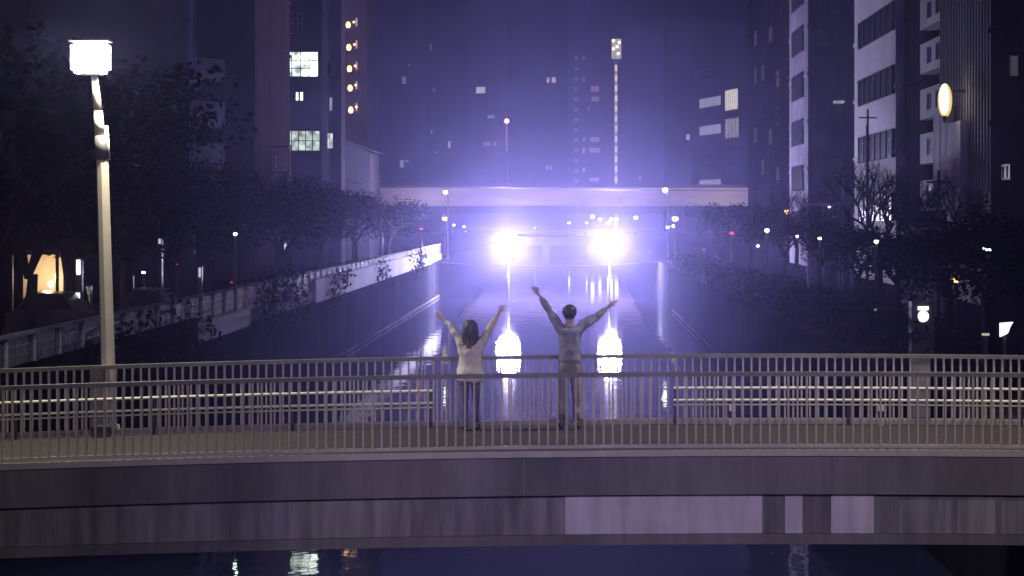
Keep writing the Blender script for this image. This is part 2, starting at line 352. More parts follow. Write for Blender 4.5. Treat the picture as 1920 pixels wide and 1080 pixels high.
# man
root, q = body('man in dark jacket and light trousers seen from behind, both arms raised', 1068, 802, None, 1.75)
L = [q(1045, 609), q(1030, 583), q(1013, 557)]; Rj = [q(1093, 609), q(1116, 596), q(1138, 578)]
off = (0.0, 0.05, 0.11)
build(root, q, 1.75, 0.2, [[(a[0], off[i], a[2]) for i, a in enumerate(L)], [(a[0], off[i], a[2]) for i, a in enumerate(Rj)]],
      [(0.20, 0.14), (0.185, 0.13), (0.185, 0.125)], 0.115, False)
mb = MB(); mb.ball((0, -0.012, 1.655), 0.108, 0.95, 1.08, 1.0, 18)
for i in range(90):
    a = rnd.uniform(0, 6.28); e = rnd.uniform(-0.2, 1.5); d = Vector((math.cos(a)*math.cos(e), math.sin(a)*math.cos(e)*1.1-0.05, math.sin(e)))
    p = Vector((0, -0.01, 1.665))+d*0.092; mb.tube(p, p+d*0.02+Vector((rnd.uniform(-.01,.01), 0, -0.008)), 0.008, 0.002, 5)
mb.done('hair', HAIR, root, True)
mb = MB(); mb.tube((0, 0, 1.415), (0, 0, 1.485), 0.085, 0.068, 14); mb.done('collar', JACK, root, True)
# woman
root, q = body('woman in pale coat with long dark hair seen from behind, both arms raised', 882, 792, None, 1.56, True)
L = [q(862, 638), q(848, 617), q(833, 600)]; Rj = [q(906, 637), q(921, 612), q(933, 590)]
build(root, q, 1.56, 0.18, [[(a[0], off[i], a[2]) for i, a in enumerate(L)], [(a[0], off[i], a[2]) for i, a in enumerate(Rj)]],
      [(0.215, 0.16), (0.19, 0.14), (0.175, 0.125), (0.27, 0.19)], 0.085, True)
mb = MB(); mb.ball((0, -0.005, 1.475), 0.098, 1.05, 1.1, 0.95, 18)
mb.loft([[(math.cos(t_*0.7854)*wx, -0.035+math.sin(t_*0.7854)*wy, z) for t_ in range(8)] for wx, wy, z in ((0.03, 0.02, 1.06), (0.11, 0.045, 1.12), (0.125, 0.06, 1.26), (0.12, 0.075, 1.38), (0.103, 0.085, 1.47), (0.07, 0.06, 1.53))])
for i in range(60):
    x = rnd.uniform(-0.11, 0.11); z0 = rnd.uniform(1.15, 1.45); mb.tube((x, -0.10+abs(x)*0.3, z0), (x*1.15+rnd.uniform(-.02,.02), -0.085+abs(x)*0.3, z0-0.16), 0.008, 0.002, 5)
mb.done('hair', HAIR, root, True)
mb = MB(); mb.tube((0, 0, 1.27), (0, 0, 1.35), 0.09, 0.07, 14); mb.done('collar', COAT, root, True)

# ------------------------------------------------------------------ floodlights over the water
FD = 155.0
FL = lit('floodlight glow', (0.62, 0.58, 1.0), 400)
for px, py, lab in ((953, 460, 'blinding blue white floodlight on a slim mast in the canal, left of the pair'), (1143, 458, 'blinding blue white floodlight on a slim mast in the canal, right of the pair')):
    x = X(px, FD); z = Z(py, FD)
    f = thing('floodlight', lab, 'floodlight', (x, FD, 0), group='pair of floodlights over the canal')
    mb = MB(); mb.tube((0, 0.3, -0.3), (0, 0.3, z-0.35), 0.07, 0.05, 10); mb.done('mast', STEEL, f, True)
    mb = MB(); mb.tube((0, 0.45, z), (0, 0.12, z), 0.35, 0.88, 24); mb.tube((0, 0.3, z-0.75), (0, 0.3, z-0.4), 0.06, n=8); mb.done('housing', STEEL, f, True)
    mb = MB(); mb.ball((0, 0.1, z), 0.86, 1, 0.25, 1, 24); mb.done('lens', FL, f, True)
    point('floodlight_lamp', (x, FD-0.85, z), FLOOD_W, (0.72, 0.66, 1.0), 0.4)

# ------------------------------------------------------------------ lamps and lights along the banks
def col(name):
    return {'white': lit('white lamp glow', (0.9, 0.95, 1.0), 14), 'green': lit('pale green lamp glow', (0.75, 1.0, 0.85), 14),
            'yellow': lit('yellow signal glow', (1.0, 0.72, 0.03), 1.7), 'red': lit('red signal glow', (1.0, 0.06, 0.04), 1.6), 'orange': lit('orange lamp glow', (1.0, 0.5, 0.15), 6),
            'dim': lit('dim lamp glow', (0.8, 0.85, 1.0), 2.0), 'warm': lit('warm lamp glow', (1.0, 0.85, 0.6), 6)}[name]
lampgroup = {}
def lamp(px, py, D, c, label, rpx=4, name='street_lamp', cat='street lamp', group=None, base=GZ, arm=0.0):
    x, z = X(px, D), Z(py, D); r = rpx*D/F
    o = thing(name, label, cat, (x+arm, D, base), group=group)
    mb = MB(); mb.tube((0, 0, 0), (0, 0, max(0.3, z-base)), 0.07, 0.045, 8); mb.tube((0, 0, 0), (0, 0, 0.25), 0.12, 0.1, 8)
    if arm: mb.tube((0, 0, z-base), (-arm, 0, z-base+0.02), 0.04, n=6)
    mb.done('pole', STEEL, o, True)
    mb = MB(); mb.tube((-arm, 0, z-base+r*0.6), (-arm, 0, z-base+r*1.5), r*1.15, r*0.6, 12); mb.done('lamp_cap', STEEL, o, True)
    mb = MB(); mb.ball((-arm, 0, z-base), r, 1, 1, 0.85, 12); mb.done('lamp_globe', col(c), o, True)
    return o
lamp(835, 360, 167.6, 'white', 'white lamp on a tall pole on the left quay edge, in front of the overpass', 4, arm=0.2)
lamp(1247, 356, 167.6, 'white', 'white lamp on a tall pole on the right quay edge, in front of the overpass', 5, arm=0.2)
lamp(834, 410, 183, 'yellow', 'yellow signal light on a post on the left quay', 5.5, 'signal_light', 'signal light')
lamp(1266, 410, 183, 'yellow', 'yellow signal light on a post on the right quay', 6.5, 'signal_light', 'signal light')
lamp(790, 429, 140, 'red', 'small red light on a post left of the yellow signal on the left quay', 2.8, 'signal_light', 'signal light')
lamp(717, 404, 150, 'white', 'small white lamp among dark trees on the left bank, left of the red light', 2.6)
g = 'lamps along the right promenade'
for px, py, D, r, lab in ((1438, 432, 99, 4, 'small round promenade lamp farthest left in the row on the right bank'), (1495, 443, 86, 2.6, 'faint small promenade lamp second from left in the row on the right bank'),
        (1537, 447, 78, 3.2, 'white promenade lamp below the dark narrow building on the right bank'), (1643, 453, 63.6, 4, 'white promenade lamp below the pale building with dark window bands')):
    lamp(px, py, D, 'white', lab, r, group=g)
o = lamp(1843, 467, 47, 'green', 'twin headed greenish white lamp at the far right of the right promenade', 3.4, group=g)
MB().ball((0.1, 0, Z(470, 47)-GZ), 0.065, 1.2, 1, 0.8).done('lamp_globe', col('green'), o, True)
lamp(1372, 437, 120, 'red', 'red light on a post on the right bank below the lit office windows', 3.8, 'signal_light', 'signal light')
lamp(1320, 468, 105, 'red', 'tiny red light low on the right quay edge', 2, 'signal_light', 'signal light')
lamp(1421, 461, 100, 'warm', 'small warm lamp low on the right bank beneath the promenade row', 3)
lamp(1792, 525, 58, 'orange', 'orange lamp glowing among leaves on the right bank', 6)
lamp(441, 439, 70, 'green', 'greenish white lamp among dark trees on the left bank', 3.4)
lamp(269, 511, 66, 'white', 'white lamp just right of the big lamp post on the left bank', 3.2)
lamp(137, 446, 66, 'dim', 'dim lamp high among the trees left of the big lamp post', 3)
lamp(332, 496, 68, 'red', 'dim red light among the trees behind the left fence', 2, 'signal_light', 'signal light')
lamp(434, 530, 64, 'red', 'dim red light above the left quay fence', 2.6, 'signal_light', 'signal light')
lamp(556, 524, 86, 'dim', 'tiny lamp on the left quay fence', 2.4)
# far street bridge lamps
FB = 347.0
g = 'lamps on the far street bridge'
for i, (px, py, r, c, lab) in enumerate(((1067, 418, 2, 'white', 'tiny white lamp midway between the two floodlights on the far bridge'), (1100, 418, 1.8, 'white', 'faint tiny lamp just left of the bright lamp cluster on the far bridge'),
        (1111, 406, 3.6, 'white', 'bright white lamp above left of the right floodlight on the far bridge'), (1125, 411, 2.8, 'white', 'white lamp second in the cluster above the right floodlight'),
        (1146, 411, 3.4, 'white', 'white lamp directly above the right floodlight on the far bridge'), (1156, 411, 3.4, 'white', 'white lamp just right above the right floodlight on the far bridge'),
        (1141, 418, 3, 'white', 'lowest lamp of the cluster above the right floodlight'), (1192, 408, 3.6, 'white', 'single white lamp on the far bridge between the cluster and the yellow signal'),
        (1252, 426, 3, 'green', 'greenish lamp below the right yellow signal'), (1263, 424, 3, 'white', 'white lamp directly below the right yellow signal'),
        (851, 422, 2.2, 'white', 'tiny white lamp right of the left yellow signal'), (870, 425, 2, 'white', 'tiny white lamp farther right of the left yellow signal'),
        (873, 434, 1.8, 'red', 'tiny red light left of the left floodlight'), (870, 449, 2, 'white', 'tiny lamp low left of the left floodlight'),
        (1003, 427, 1.8, 'dim', 'faint lamp right of the left floodlight'))):
    lamp(px, py, FB, c, lab, r, group=g, base=1.5 if py > 440 else 2.4)
fb = thing('street_bridge', 'far low street bridge crossing the canal under the elevated road', 'bridge', (0, FB, 0))
MB().box(-40, 40, -2, 4, 1.3, 2.5).done('deck', STEEL, fb)
mb = MB()
for i in range(60): mb.box(-30+i, -29.94+i, -2.3, -2.2, 1.6, 3.3)
mb.box(-30, 30, -2.3, -2.2, 3.3, 3.4); mb.done('railing', STEEL, fb)
for x in (-4, 3): MB().box(x-0.5, x+0.5, -1.5, 3.5, -0.3, 1.298).done('pier', STEEL, fb)
# elevated road
for x in (-24, -8, 8, 26): spot((x, 366, 6.5), (x, 375, 9.0), 1500, (1.0, 0.85, 0.75), 130, 0.8, 0.3)  # unseen spots added to brighten the overpass girder
OD = 375.0
ov = thing('overpass', 'pale concrete elevated road spanning the canal in the distance', 'overpass', (0, OD, 0))
MB().box(X(700, OD), X(1440, OD), 0, 9, Z(386, OD), Z(352, OD)).done('girder', OVER, ov)
MB().box(X(695, OD), X(1445, OD), -0.3, 9.3, Z(351.8, OD), Z(346, OD)).done('parapet', STEEL, ov)
MB().box(X(730, OD), X(1430, OD), 1.5, 7.5, Z(400, OD), Z(386.3, OD)).done('lower_girder', GWALL, ov)
for px in (725, 815, 1300): MB().box(X(px, OD)-1.1, X(px, OD)+1.1, 2, 7, GZ, Z(400.2, OD)).done('pier', GWALL, ov)
mb = MB(); mb.path([(XL-1+i*(XR-XL+2)/20, FD+6, 2.6-0.35*math.sin(math.pi*i/20)) for i in range(21)], 0.03, 6); tag(mb.done('cable', STEEL), 'thin dark cable hanging low across the canal between the quays', 'cable')
cz = [(X(430+i*60, 150), 150, Z(332+ (26*i/19) + 8*math.sin(math.pi*i/19), 150)) for i in range(20)]
mb = MB(); mb.path(cz, 0.022, 6); tag(mb.done('overhead_cable', STEEL), 'thin dark overhead cable strung over the canal in front of the overpass', 'cable')

# ------------------------------------------------------------------ left quay fence and parapet
fn = thing('quay_fence', 'pale mesh fence with posts on a low wall along the left quay edge', 'fence', (XL, 0, GZ))
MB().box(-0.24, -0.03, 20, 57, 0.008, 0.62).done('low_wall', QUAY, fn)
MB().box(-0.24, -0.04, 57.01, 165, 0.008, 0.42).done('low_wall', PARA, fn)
MB().box(-0.035, 0.02, 83, 152, -0.05, 0.85).done('lit_wall_patch', WWALL, fn)  # floodlit stretches of the parapet, their brightness put into a whiter wall
MB().box(-0.035, 0.02, 57, 66, -0.05, 0.5).done('lit_wall_patch', WWALL, fn)
MB().box(-0.2, -0.08, 20, 165, 1.14, 1.2).done('top_rail', PARA, fn)
mb = MB()
meshm = mat('fence wire', (0.42, 0.42, 0.46), 0.5, 0.3, 0.6)
y = 20.0
while y < 165: mb.box(-0.145, -0.135, y, y+0.03, 0.422, 1.138); y += 0.12
for z in (0.6, 0.78, 0.96): mb.box(-0.134, -0.126, 20, 165, z, z+0.012)
mb.done('mesh_panel', meshm, fn)
base = None
for i in range(73):
    if base is None: base = MB().box(-0.19, -0.09, -0.04, 0.04, 0.422, 1.139).done('post', PARA, fn); o = base
    else: o = base.copy(); C.objects.link(o); o.parent = fn
    o.location = (0, 20+i*2.0, 0)

# ------------------------------------------------------------------ vegetation
def leaf_blob(mb, c, rx, ry, rz, n, s, r_):
    for _ in range(n):
        while True:
            p = Vector((r_.uniform(-1,1), r_.uniform(-1,1), r_.uniform(-1,1)))
            if 0.25 < p.length < 1: break
        p = Vector((c[0]+p.x*rx, c[1]+p.y*ry, c[2]+p.z*rz))
        a = Vector((r_.gauss(0,1), r_.gauss(0,1), r_.gauss(0,1))).normalized(); b_ = a.orthogonal().normalized(); q = s*r_.uniform(0.6, 1.4)
        mb.quad(p-a*q, p+b_*q*0.6, p+a*q, p-b_*q*0.6)
def branches(mb, p, d, ln, r, depth, tips, r_, spread=0.6):
    e = p+d*ln; mid = p.lerp(e, 0.5)+Vector((r_.gauss(0,1), r_.gauss(0,1), 0))*ln*0.05
    mb.tube(p, mid, r, r*0.85, 6, False); mb.tube(mid, e, r*0.85, r*0.68, 6, False)
    if depth == 0: tips.append(e); return
    for i in range(r_.choice((2, 3, 3))):
        nd = (d+Vector((r_.gauss(0,spread), r_.gauss(0,spread), r_.gauss(0.12,spread*0.5)))).normalized()
        branches(mb, p.lerp(e, r_.uniform(0.7, 1)), nd, ln*r_.uniform(0.62, 0.82), r*0.62, depth-1, tips, r_, spread)
def tree_proto(seed, h, leafy, depth=4):
    r_ = random.Random(seed); o = bpy.data.objects.new('tree', None); C.objects.link(o)
    mb = MB(); tips = []; base = Vector((0,0,0)); th = h*0.28
    mb.tube((0,0,-0.1), (0.05*h*r_.uniform(-1,1), 0, th), h*0.028, h*0.02, 10)
    for i in range(4):
        a = i*1.57+r_.uniform(-.5,.5); branches(mb, Vector((0,0,th*0.95)), Vector((math.cos(a)*0.6, math.sin(a)*0.6, 1)).normalized(), h*0.22, h*0.014, depth-1, tips, r_, 0.5)
    mb.done('trunk', BARK, o)
    if leafy:
        mb = MB()
        for tp in tips[::2]: leaf_blob(mb, tp, h*0.12, h*0.12, h*0.09, 70, 0.075, r_)
        for i in range(14): leaf_blob(mb, (r_.uniform(-.22,.22)*h, r_.uniform(-.22,.22)*h, r_.uniform(.38,.7)*h), h*0.13, h*0.13, h*0.09, 110, 0.085, r_)
        mb.done('crown', LEAF, o)
    return o
protos = {'A': tree_proto(1, 6, True), 'B': tree_proto(2, 6, True), 'C': tree_proto(5, 6, True), 'bare': tree_proto(3, 6, False, 6), 'bare2': tree_proto(9, 6, False, 6)}
used = set()
def tree(kind, px, D, h, label, name, wd=1.0, zb=GZ):
    o = protos[kind]
    if kind in used:
        o = dup(o)
    used.add(kind)
    o.name = name; o.location = (X(px, D), D, zb); o.rotation_euler = (0, 0, rnd.uniform(0, 6)); s = h/6; o.scale = (s*wd, s*wd, s)
    tag(o, label, 'tree'); return o
LT = [('A', -15, 47, 8.5, 'dark leafy tree at the left edge behind the quay fence'), ('B', 160, 60, 9.5, 'tall dark tree left of the big lamp post'),
      ('C', 240, 62, 6.6, 'dark bushy tree directly right of the big lamp post'), ('A', 318, 76, 6.2, 'dark tree in front of the curved balconies, second right of the lamp post'),
      ('B', 385, 84, 5.6, 'dark rounded tree beneath the pale drainpipe on the left bank'), ('C', 450, 92, 5.6, 'dark tree beneath the steel frame of the white windowed block'),
      ('A', 530, 92, 5.8, 'dark tree under the curtained office window on the left bank'), ('B', 600, 112, 6.2, 'dark tree beneath the narrow lit window on the left bank'),
      ('C', 665, 130, 6.0, 'dark hazy tree under the stair tower with orange lamps'), ('A', 730, 155, 5.4, 'hazy tree at the left end of the overpass')]
for k, px, D, h, lab in LT: tree(k, px, D, h, lab, 'leafy_tree', 1.25)
RT = [('B', 1345, 170, 5.5, 'hazy tree at the right end of the overpass'), ('C', 1405, 135, 5.2, 'dark tree below the brown tiled block on the right bank'), ('A', 1470, 110, 4.6, 'dark tree under the farther pale banded wall on the right bank'),
      ('B', 1540, 92, 4.2, 'low dark tree below the dark narrow building'), ('C', 1610, 80, 3.8, 'low dark tree at the foot of the pale banded building'), ('A', 1690, 66, 3.5, 'dark tree between the pale banded building and the white balconies'),
      ('B', 1775, 62, 3.7, 'dark tree holding the orange lamp on the right bank'), ('C', 1855, 52, 4.2, 'large dark tree under the ribbed grey building at the right'), ('A', 1925, 46, 4.2, 'dark tree cut by the right edge of the view')]
for k, px, D, h, lab in RT: tree(k, px, D, h, lab, 'leafy_tree', 1.2)
tree('bare', 1650, 90, 6.6, 'bare branching tree against the pale wall of the banded building', 'bare_tree', 1.0)
tree('bare2', 1755, 75, 5.6, 'bare tree with pale lit twigs in front of the lowest white balcony', 'bare_tree', 1.1)
tree('bare', 1492, 120, 5.8, 'bare tree against the farther pale banded wall', 'bare_tree', 0.8)
tree('bare2', 520, 98, 6.3, 'bare tree beside the steel frame on the left bank', 'bare_tree', 0.9)
tree('bare', 52, 55, 6.5, 'bare forked tree in front of the warm lit shelter', 'bare_tree', 1.0)
# ivy hanging over the left quay parapet and shrubs
def shrub(px, D, ln, h, label, seed, x0=XL-0.1, drop_=0.4, w_=0.5, m=IVY, n=None):
    r_ = random.Random(seed); mb = MB()
    for i in range(int(ln*1.6)+2):
        leaf_blob(mb, (r_.uniform(-w_, w_)*0.5, r_.uniform(-ln/2, ln/2), r_.uniform(-drop_, h*0.8)), w_*0.9, 0.9, h*0.42, 34, 0.085, r_)
    for i in range(int(ln)): mb.tube((0, -ln/2+i, 0), (r_.uniform(-.3,.3), -ln/2+i+r_.uniform(-.4,.4), h*0.8), 0.02, 0.008, 5)
    o = mb.done('shrub', m); o.location = (x0, D, GZ); tag(o, label, 'shrub')
shrub(0, 47, 7, 1.0, 'dark shrub over the left quay fence just right of the big lamp post', 1)
shrub(0, 55.5, 6, 1.4, 'dark ivy over the left quay fence left of the small white wall patch', 2)
shrub(0, 74, 13, 1.5, 'long dark ivy mass over the left quay fence before the bright wall', 3)
shrub(0, 90, 6, 0.9, 'ragged ivy hanging on the bright part of the left quay wall', 4, drop_=0.1)
shrub(0, 112, 8, 1.2, 'ragged ivy farther along the bright left quay wall', 5, drop_=0.1)
shrub(0, 138, 14, 1.3, 'dark ivy at the far end of the bright left quay wall', 6, drop_=0.3)
for i, (D, ln, lab) in enumerate(((52, 9, 'nearest dark shrub row on the right quay'), (66, 10, 'dark shrub row on the right quay behind the nearest one'), (82, 12, 'dark shrub row midway along the right quay'), (102, 14, 'dark shrub row far along the right quay'), (128, 16, 'farthest faintly lit shrub row on the right quay'))):
    shrub(0, D, ln, 1.1, lab, 20+i, x0=XR+0.9, drop_=0.0, w_=1.0)

# ------------------------------------------------------------------ buildings
def bldg(label, x0, x1, y0, y1, top, m, name='apartment_building', base=GZ+0.004, cat='building', body='wall', bands=True):
    o = thing(name, label, cat, ((x0+x1)/2, y0, base))
    cx, cy = (x0+x1)/2, y0
    mb = MB(); mb.box(x0-cx, x1-cx, 0, y1-y0, 0, top-base); z = 3.2
    while bands and z < top-base-1: mb.box(x0-cx-0.06, x1-cx+0.06, -0.06, y1-y0+0.06, z, z+0.18); z += 3.1
    mb.done(body, m, o)
    mb = MB(); mb.box(x0-cx-0.15, x1-cx+0.15, -0.15, y1-y0+0.15, top-base+0.001, top-base+0.5); mb.done('roof', STEEL, o)
    return o
def win(o, px0, px1, py0, py1, D, m, mull=2, bars=1, frame=True):   # window on a wall facing the bridge
    ox, oy, oz = o.location
    x0, x1, z1, z0 = X(px0, D)-ox, X(px1, D)-ox, Z(py0, D)-oz, Z(py1, D)-oz; y = D-oy
    f = None
    mb = MB(); t = min(0.05, (x1-x0)*0.07)
    mb.box(x0-t, x0, y-0.08, y-0.002, z0-t, z1+t); mb.box(x1, x1+t, y-0.08, y-0.002, z0-t, z1+t); mb.box(x0, x1, y-0.08, y-0.002, z0-t, z0); mb.box(x0, x1, y-0.08, y-0.002, z1, z1+t)
    for i in range(1, mull+1): xm = x0+(x1-x0)*i/(mull+1); mb.box(xm-t/2, xm+t/2, y-0.07, y-0.025, z0, z1)
    for i in range(1, bars+1): zm = z0+(z1-z0)*i/(bars+1); mb.box(x0, x1, y-0.068, y-0.027, zm-t/2, zm+t/2)
    f = mb.done('window', STEEL, o)
    MB().box(x0, x1, y-0.022, y-0.004, z0, z1).done('pane', m, f)
    return f
def sidewin(o, xw, d0, d1, z0, z1, m, mull=1, sgn=-1, sill=True):    # window on a wall facing the canal (sgn: outward x)
    ox, oy, oz = o.location
    a, b_ = xw-ox, xw-ox+sgn*0.10; lo, hi = min(a+sgn*0.004, b_), max(a+sgn*0.004, b_)
    mb = MB(); y0, y1 = d0-oy, d1-oy; t = 0.07; z0 -= oz; z1 -= oz
    mb.box(lo, hi, y0-t, y0, z0-t, z1+t); mb.box(lo, hi, y1, y1+t, z0-t, z1+t); mb.box(lo, hi, y0, y1, z0-t, z0); mb.box(lo, hi, y0, y1, z1, z1+t)
    for i in range(1, mull+1): ym = y0+(y1-y0)*i/(mull+1); mb.box(lo+0.01, hi-0.01, ym-t/2, ym+t/2, z0, z1)
    f = mb.done('window', STEEL, o)
    c1 = a+sgn*0.03; MB().box(min(c1, a+sgn*0.006), max(c1, a+sgn*0.006), y0, y1, z0, z1).done('pane', m, f)
    return f
WOFF = lit('office window light', (0.85, 1.0, 0.88), 2.4, var=0.8, scale=1.2); WCUR = lit('curtained window light', (0.75, 0.9, 0.8), 0.65, var=0.7, scale=2.5)
WWARM = lit('warm window light', (1.0, 0.85, 0.62), 0.6, var=0.4, scale=2); WBLUE = lit('blind window light', (0.75, 0.78, 0.95), 0.42, var=0.35, scale=3)
WPINK = lit('pink curtain light', (1.0, 0.55, 0.6), 0.30, var=0.4); WDIM = lit('dim window light', (0.85, 0.85, 0.9), 0.35, var=0.4); WCREAM = lit('cream window light', (1.0, 0.93, 0.78), 0.85, var=0.15, scale=2)
ORNG = lit('orange landing lamp', (1.0, 0.55, 0.18), 5)

# left A : huge dark block
A = bldg('huge dark windowless block filling the left background behind the big lamp post', -44, -18.2, 66, 103, 40, DWALL)
for i, z in enumerate((8, 11.2, 14.4)):
    for d in (): sidewin(A, -18.2, d, d+2.2, z, z+1.3, DGLASS, 1, 1)
mb = MB(); mb.tube((9.0+4.1+0.22, 36.2, 1.5), (9.0+4.1+0.22, 36.2, 37), 0.07, n=8); o = mb.done('drainpipe', WWALL, A)
# left B with curved balconies
Bd = 112
B = bldg('dark block with rounded pale balconies on the left, right of the drainpipe', X(368, Bd), X(478, Bd), Bd, Bd+14, 36, BWALL)
for i, (y0, y1) in enumerate(((112, 150), (192, 236), (270, 312), (345, 378))):
    z0, z1 = Z(y1, Bd)-GZ, Z(y0, Bd)-GZ; cx = X(384, Bd)-B.location[0]; mb = MB(); rr = 0.95
    pts = [(cx-0.5, 0), (cx-0.5, -rr)]+[(cx+0.1+rr*math.sin(a*0.2618), -rr*math.cos(a*0.2618)) for a in range(7)]
    for j in range(len(pts)-1):
        a, c = pts[j], pts[j+1]
        mb.quad((a[0], a[1], z0), (c[0], c[1], z0), (c[0], c[1], z1), (a[0], a[1], z1)); mb.quad((a[0], a[1]+0.08, z0), (c[0]-0.08, c[1]+0.05, z0), (c[0]-0.08, c[1]+0.05, z1), (a[0], a[1]+0.08, z1))
    mb.box(cx-0.5, cx+0.9, -0.8, -0.005, z0-0.15, z0-0.01); mb.done('balcony', WWALL, B)
# left C office block
Cd = 130
Cb = bldg('dark office block on the left with two large lit windows', X(480, Cd), X(603, Cd), Cd, Cd+3.2, 34, DWALL, 'office_building', bands=False)
win(Cb, 531, 596, 98, 143, Cd, WOFF, 3, 2); win(Cb, 534, 599, 246, 282, Cd, WCUR, 4, 1)
win(Cb, 555, 559.5, 173, 188, Cd, WOFF, 0, 0); win(Cb, 563, 568, 173, 188, Cd, WOFF, 0, 0); win(Cb, 502, 512, 28, 64, Cd, DGLASS, 1, 2); win(Cb, 541, 566, 25, 62, Cd, DGLASS, 2, 1); win(Cb, 510, 545, 322, 350, Cd, DGLASS, 2, 1)
C2d = 150
C2 = bldg('narrow grey stair block with slim lit windows left of orange lamp tower', X(603, C2d)+0.6, X(640, C2d), C2d, C2d+2.5, 33, DWALL, 'office_building', bands=False)
win(C2, 613, 624, 250, 278, C2d, WCUR, 1, 0); win(C2, 618, 623, 183, 207, C2d, WDIM, 0, 0); win(C2, 613, 626, 118, 140, C2d, DGLASS, 1, 0)
# steel frame stair
sd = 118
sf = thing('steel_frame', 'pale steel scaffold frame standing in front of the left office block', 'scaffold', (X(500, sd), sd, GZ))
mb = MB(); q = lambda px, py, y=0: (X(px, sd)-X(500, sd), y, Z(py, sd)-GZ)
for a, c in (((483, 243), (483, 400)), ((512, 290), (512, 400)), ((540, 270), (541, 400)), ((483, 275), (540, 275)), ((483, 320), (541, 320)), ((483, 362), (541, 362)), ((505, 330), (540, 372)), ((483, 245), (500, 243))):
    for yy in (0, 1.2): mb.tube(q(*a, yy), q(*c, yy), 0.035, n=6)
for px, py in ((483, 275), (540, 275), (483, 320), (541, 320), (483, 362), (541, 362)): mb.tube(q(px, py, 0), q(px, py, 1.2), 0.03, n=6)
mb.done('frame', PARA, sf)
mb = MB(); mb.box(q(483,0)[0], q(540,0)[0], 0.05, 1.15, q(0,321)[2]-0.08, q(0,321)[2]); mb.done('platform', STEEL, sf)
# roofed shed
Sd = 160
S = thing('shed', 'pale sloped roof shed wall below the orange lamp tower', 'shed', (X(665, Sd), Sd, GZ))
mb = MB(); xa, xb = X(637, Sd)-X(665, Sd), X(694, Sd)-X(665, Sd)
mb.loft([[(xa, y, 0), (xb, y, 0), (xb, y, Z(286, Sd)-GZ), (xa, y, Z(262, Sd)-GZ)] for y in (0, 8)]); mb.done('wall', GWALL, S)
mb = MB(); mb.loft([[(xa-0.2, y, Z(261, Sd)-GZ), (xb+0.3, y, Z(285, Sd)-GZ), (xb+0.3, y, Z(282, Sd)-GZ), (xa-0.2, y, Z(258, Sd)-GZ)] for y in (-0.3, 8.3)]); mb.done('roof', STEEL, S)
# stair tower with orange lamps
Td = 182
T = bldg('narrow stair tower with five orange landing lamps one above another', X(643, Td), X(688, Td), Td, Td+12, 34, BWALL, 'stair_tower', cat='tower', bands=False)
for i, py in enumerate((48, 90, 130, 166, 207)):
    px = 654+i*1.2; ox, oy, oz = T.location
    MB().box(X(646, Td)-ox, X(674, Td)-ox, -0.9, -0.01, Z(py+12, Td)-oz, Z(py+6, Td)-oz).done('landing', GWALL, T)
    mb = MB(); mb.ball((X(px, Td)-ox, -0.5, Z(py, Td)-oz), 0.22, 0.9, 1, 1.3); mb.ball((X(px+10, Td)-ox, -0.3, Z(py-6, Td)-oz), 0.09); mb.done('landing_lamp', ORNG, T, True)
    MB().box(X(667, Td)-ox, X(670, Td)-ox, -0.05, -0.006, Z(py+1, Td)-oz, Z(py-14, Td)-oz).done('pane', WDIM, T)
# far towers (dim, hazy)
def far(label, p0, p1, top, D, m, name='apartment_tower', dep=14):
    return bldg(label, X(p0, D), X(p1, D), D, D+dep, Z(top, D), m, name, cat='tower block', bands=False)
f1 = far('hazy far tower behind the orange lamp tower with a single pink lit window', 700, 802, -110, 540, GWALL)
for a in ((754, 761, 144, 157, WPINK), (765, 768, 120, 124, WDIM), (750, 757, 300, 314, WDIM), (760, 766, 300, 304, WDIM)): win(f1, a[0], a[1], a[2], a[3], 540, a[4], 0, 0)
f2 = far('hazy far tower left of the red beacon with a few scattered lit windows', 798, 884, -100, 520, DWALL)
for a in ((806, 809, 82, 94, WDIM), (812, 815, 165, 172, WDIM), (840, 845, 265, 277, WWARM), (808, 811, 243, 250, WDIM), (815, 818, 283, 288, WDIM)): win(f2, a[0], a[1], a[2], a[3], 520, a[4], 0, 0)
f3 = far('hazy far block with one wide white lit window, left of the red beacon', 880, 960, -60, 500, GWALL)
for a in ((893, 910, 163, 175, WCUR), (914, 927, 216, 222, WDIM), (907, 919, 266, 274, WPINK), (925, 929, 265, 274, WPINK)): win(f3, a[0], a[1], a[2], a[3], 500, a[4], 1, 0)
f4 = far('hazy far block right of the red beacon with two warm windows side by side', 950, 1066, -80, 480, DWALL)
for a in ((1025, 1030, 145, 155, WWARM), (1035, 1042, 145, 155, WWARM), (1024, 1028, 310, 318, WDIM), (1031, 1034, 310, 318, WDIM)): win(f4, a[0], a[1], a[2], a[3], 480, a[4], 0, 0)
f5 = far('hazy far tower with a column of small stair windows, left of the lit mast', 1062, 1150, -60, 540, GWALL)
for i in range(13): win(f5, 1077, 1084, 106+i*19.2, 112+i*19.2, 540, lit('stair window light', (0.85, 0.8, 0.9), 0.10, var=0.4), 1, 0)
for a in ((1093, 1096, 105, 113, WDIM), (1093, 1096, 144, 152, WDIM), (1093, 1096, 258, 266, WDIM), (1093, 1096, 277, 287, WCUR), (1093, 1096, 314, 323, WCUR), (1103, 1105, 200, 208, WDIM), (1108, 1123, 161, 172, WPINK), (1109, 1123, 181, 190, WPINK), (1107, 1124, 257, 266, WPINK), (1105, 1125, 277, 286, WPINK), (1105, 1123, 333, 340, WPINK)):
    win(f5, a[0], a[1], a[2], a[3], 540, a[4], 1, 0)
f6 = far('wide hazy far block right of the lit mast with hardly any light', 1140, 1275, -100, 560, GWALL)
win(f6, 1198, 1202, 330, 337, 560, WDIM, 0, 0); win(f6, 1182, 1187, 308, 318, 560, DGLASS, 0, 0)
